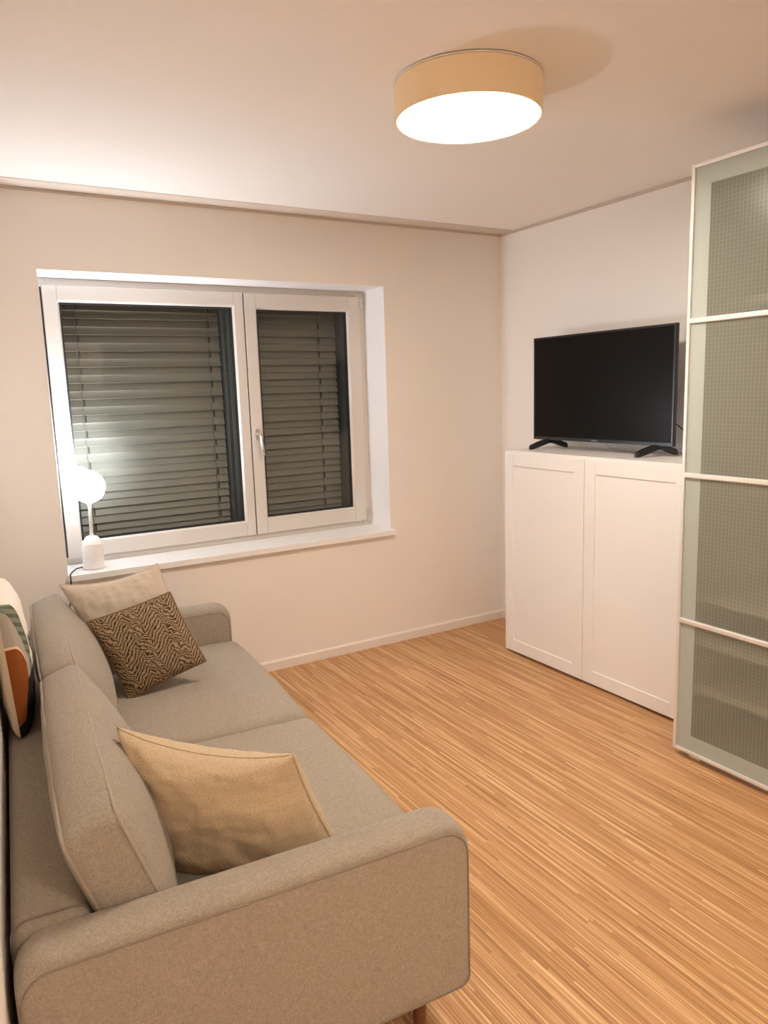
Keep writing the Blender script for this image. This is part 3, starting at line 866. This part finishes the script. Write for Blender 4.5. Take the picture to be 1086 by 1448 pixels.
# back cushions
TILT = radians(19)
def back_cushion(a, b_, seed, dz=0):
    hx, hy, hz = (b_ - a) / 2, .056, .172
    bm = soft_box(hx, hy, hz, .020, (26, 4, 12), (.010, .010, .068, .044, 0, .026), .0032, seed)
    # local y = thickness (+y to the wall), local z = height
    M = Matrix.Translation((( a + b_) / 2, .717, .562 + dz)) @ Matrix.Rotation(-TILT, 4, 'X')
    bm.transform(M)
    c = bm_obj('back_cushion', bm, SOFA, sf, True)
    for yy in (-hy, hy):
        s = 1 if yy > 0 else -1
        pts = []
        for x, z in rrect(-hx, hx, -hz, hz, (.022,) * 4, 6):
            # densify along the straight runs
            pts.append((x, z))
        dense = []
        for i in range(len(pts)):
            p, q = pts[i], pts[(i + 1) % len(pts)]
            nseg = max(1, int(math.hypot(q[0] - p[0], q[1] - p[1]) / .03))
            for t in range(nseg):
                dense.append((p[0] + (q[0] - p[0]) * t / nseg, p[1] + (q[1] - p[1]) * t / nseg))
        out = []
        for x, z in dense:
            sx, sz = x / hx, z / hz
            fall_t = max(0, 1 - sx * sx) ** .7
            v = Vector((x - (.0045 if sx > 0 else -.0045), yy - s * .0042, z - (.0045 if z > 0 else -.0045)))
            if z > hz * .9: v.z += .026 * fall_t * (1 - .88 ** 2) ** .7
            if abs(sx) > .97: v.x += (.010 if sx > 0 else -.010) * max(0, 1 - sz * sz) ** .7 * (1 - .88 ** 2) ** .7
            out.append(M @ v)
        tube('piping', out, .0042, PIPE, c, 6, True)
    return c
back_cushion(LI0 + .004, LM - .004, 1.3, .002)
back_cushion(LM + .004, LI1 - .004, 6.2)
# legs
for l_, w_ in ((.075, .10), (.075, .82), (LEN - .075, .10), (LEN - .075, .82)):
    lathe('leg', [(0, .0005), (.012, .0005), (.0135, .004), (.019, .150), (0, .156)], WOOD, sf, 24, (l_, w_, 0))

# ------------------------------------------------------------------ loose cushions
def pillow(name, label, TL, TR, BR, BL, thick, pinch, m_front, m_back=None, m_edge=None, n=44, seed=0.0, wr=.004, front_share=.5, sag=0.0, power=.42, power_v=None, group=None, edge_r=.0032):
    TL, TR, BR, BL = map(Vector, (TL, TR, BR, BL))
    cen = (TL + TR + BR + BL) / 4
    nrm = (TR - TL).cross(TL - BL).normalized()      # towards the viewer of the front
    base = Vector((cen.x, cen.y, min(TL.z, TR.z, BR.z, BL.z)))
    def P(u, v, side):
        # u, v in -1..1
        s = (u + 1) / 2; t = (v + 1) / 2
        pu = pinch * (1 - v * v) ; pv = pinch * (1 - u * u)
        uu = u * (1 - pv * 0 - pinch * (1 - v * v) * abs(u) ** 3) ; vv = v * (1 - pinch * (1 - u * u) * abs(v) ** 3)
        s = (uu + 1) / 2; t = (vv + 1) / 2
        p = (BL * (1 - s) + BR * s) * (1 - t) + (TL * (1 - s) + TR * s) * t
        prof = max(0, 1 - u * u) ** power * max(0, 1 - v * v) ** (power_v or power)
        h = thick * (front_share if side > 0 else 1 - front_share) * prof * side
        if sag: p = p + Vector((0, 0, -sag * (1 - u * u) * max(0, v) ** 2))
        q = Vector((u * 2 + seed, v * 2 - seed, side * 1.7 + seed))
        wv = noise.noise(q * 1.3) * wr * 1.4 + noise.noise(Vector((q.x * 4.5, q.y * 1.6, q.z))) * wr + noise.noise(Vector((q.x * 2, q.y * 6.0, q.z + 4))) * wr * .8
        fold = sum(sin(14 * (abs(abs(u) - 1) * 1.1 - abs(abs(v) - 1)) + seed) * math.exp(-3.0 * (abs(abs(u) - 1) + abs(abs(v) - 1))) for _ in (0,)) * wr * 1.4
        h += (wv + fold) * min(1, prof * 1.6) * side
        return p + nrm * h
    def build(side, bm, uvl, idx):
        g = [[None] * (n + 1) for _ in range(n + 1)]
        for i in range(n + 1):
            for j in range(n + 1):
                u = sin((i / n - .5) * pi); v = sin((j / n - .5) * pi)
                u = .55 * u + .45 * (2 * i / n - 1); v = .55 * v + .45 * (2 * j / n - 1)
                g[i][j] = (bm.verts.new(P(u, v, side) - base), ((u + 1) / 2, (v + 1) / 2))
        for i in range(n):
            for j in range(n):
                q = [g[i][j], g[i + 1][j], g[i + 1][j + 1], g[i][j + 1]]
                if side < 0: q = q[::-1]
                f = bm.faces.new([a[0] for a in q])
                f.material_index = idx
                for lp, a in zip(f.loops, q): lp[uvl].uv = a[1]
    bm = bmesh.new(); uvl = bm.loops.layers.uv.new('cushion')
    build(1, bm, uvl, 0); build(-1, bm, uvl, 1 if m_back else 0)
    bmesh.ops.remove_doubles(bm, verts=bm.verts, dist=1e-5)
    o = bm_obj(name, bm, m_front, None, True, recalc=False)
    if m_back: o.data.materials.append(m_back)
    o.location = base
    tag(o, label, 'cushion', group)
    if m_edge:
        pts = []
        M_ = 40
        for k in range(M_): pts.append((-1 + 2 * k / M_, -1))
        for k in range(M_): pts.append((1, -1 + 2 * k / M_))
        for k in range(M_): pts.append((1 - 2 * k / M_, 1))
        for k in range(M_): pts.append((-1, 1 - 2 * k / M_))
        tube('edge_piping', [P(u * .998, v * .998, 1) - base for u, v in pts], edge_r, m_edge, o, 6, True)
    return o

# far light cushion against the arm
pillow('throw_pillow', 'plain light beige cushion in the far sofa corner behind the brown knitted one',
       sw(1.800, .716, .815), sw(1.785, .340, .853), sw(1.735, .215, .480), sw(1.700, .585, .440), .150, .07, PILLB, None, PILLB, seed=2.3, wr=.0045, sag=.018, edge_r=.0022)
# brown herringbone cushion
pillow('throw_pillow', 'brown herringbone knitted cushion on the far sofa seat', sw(1.600, .641, .704), sw(1.600, .334, .772), sw(1.487, .238, .508), sw(1.480, .530, .418), .115, .035, HERR, None, HERRP, seed=5.1, wr=.003, edge_r=.0045)
# near beige cushion leaning on the near arm
pillow('throw_pillow', 'large sandy beige cushion leaning on the near sofa arm', sw(.49, .672, .752), sw(.205, .333, .722), sw(.215, .205, .405), sw(.425, .600, .385), .190, .045, PILLN, None, PILLN, seed=8.4, wr=.0065, front_share=.58, sag=.022, edge_r=.0016)
# printed cushion standing on the back frame, seen almost edge-on
pillow('throw_pillow', 'orange, black and green geometric print cushion propped against the left wall',
       sw(.960, .910, .960), sw(1.385, .910, .960), sw(1.400, .893, .572), sw(.970, .888, .572), .098, .03, GEOM, GEOB, None, seed=3.7, wr=.0022, power=.30, power_v=.17, front_share=.63, edge_r=.0022)

# ------------------------------------------------------------------ night outside, render look
w = bpy.data.worlds.new('night'); S.world = w; w.use_nodes = True
w.node_tree.nodes['Background'].inputs[0].default_value = (.010, .013, .02, 1)
w.node_tree.nodes['Background'].inputs[1].default_value = .3
vs = S.view_settings
S.display_settings.display_device = 'sRGB'
vs.view_transform = 'Standard'; vs.look = 'None'; vs.gamma = 1.0; vs.use_curve_mapping = False
vs.exposure = 1.88
try:
    S.cycles.use_denoising = True
    S.cycles.max_bounces = 12; S.cycles.diffuse_bounces = 8
    S.cycles.sample_clamp_indirect = 4.0
except Exception: pass
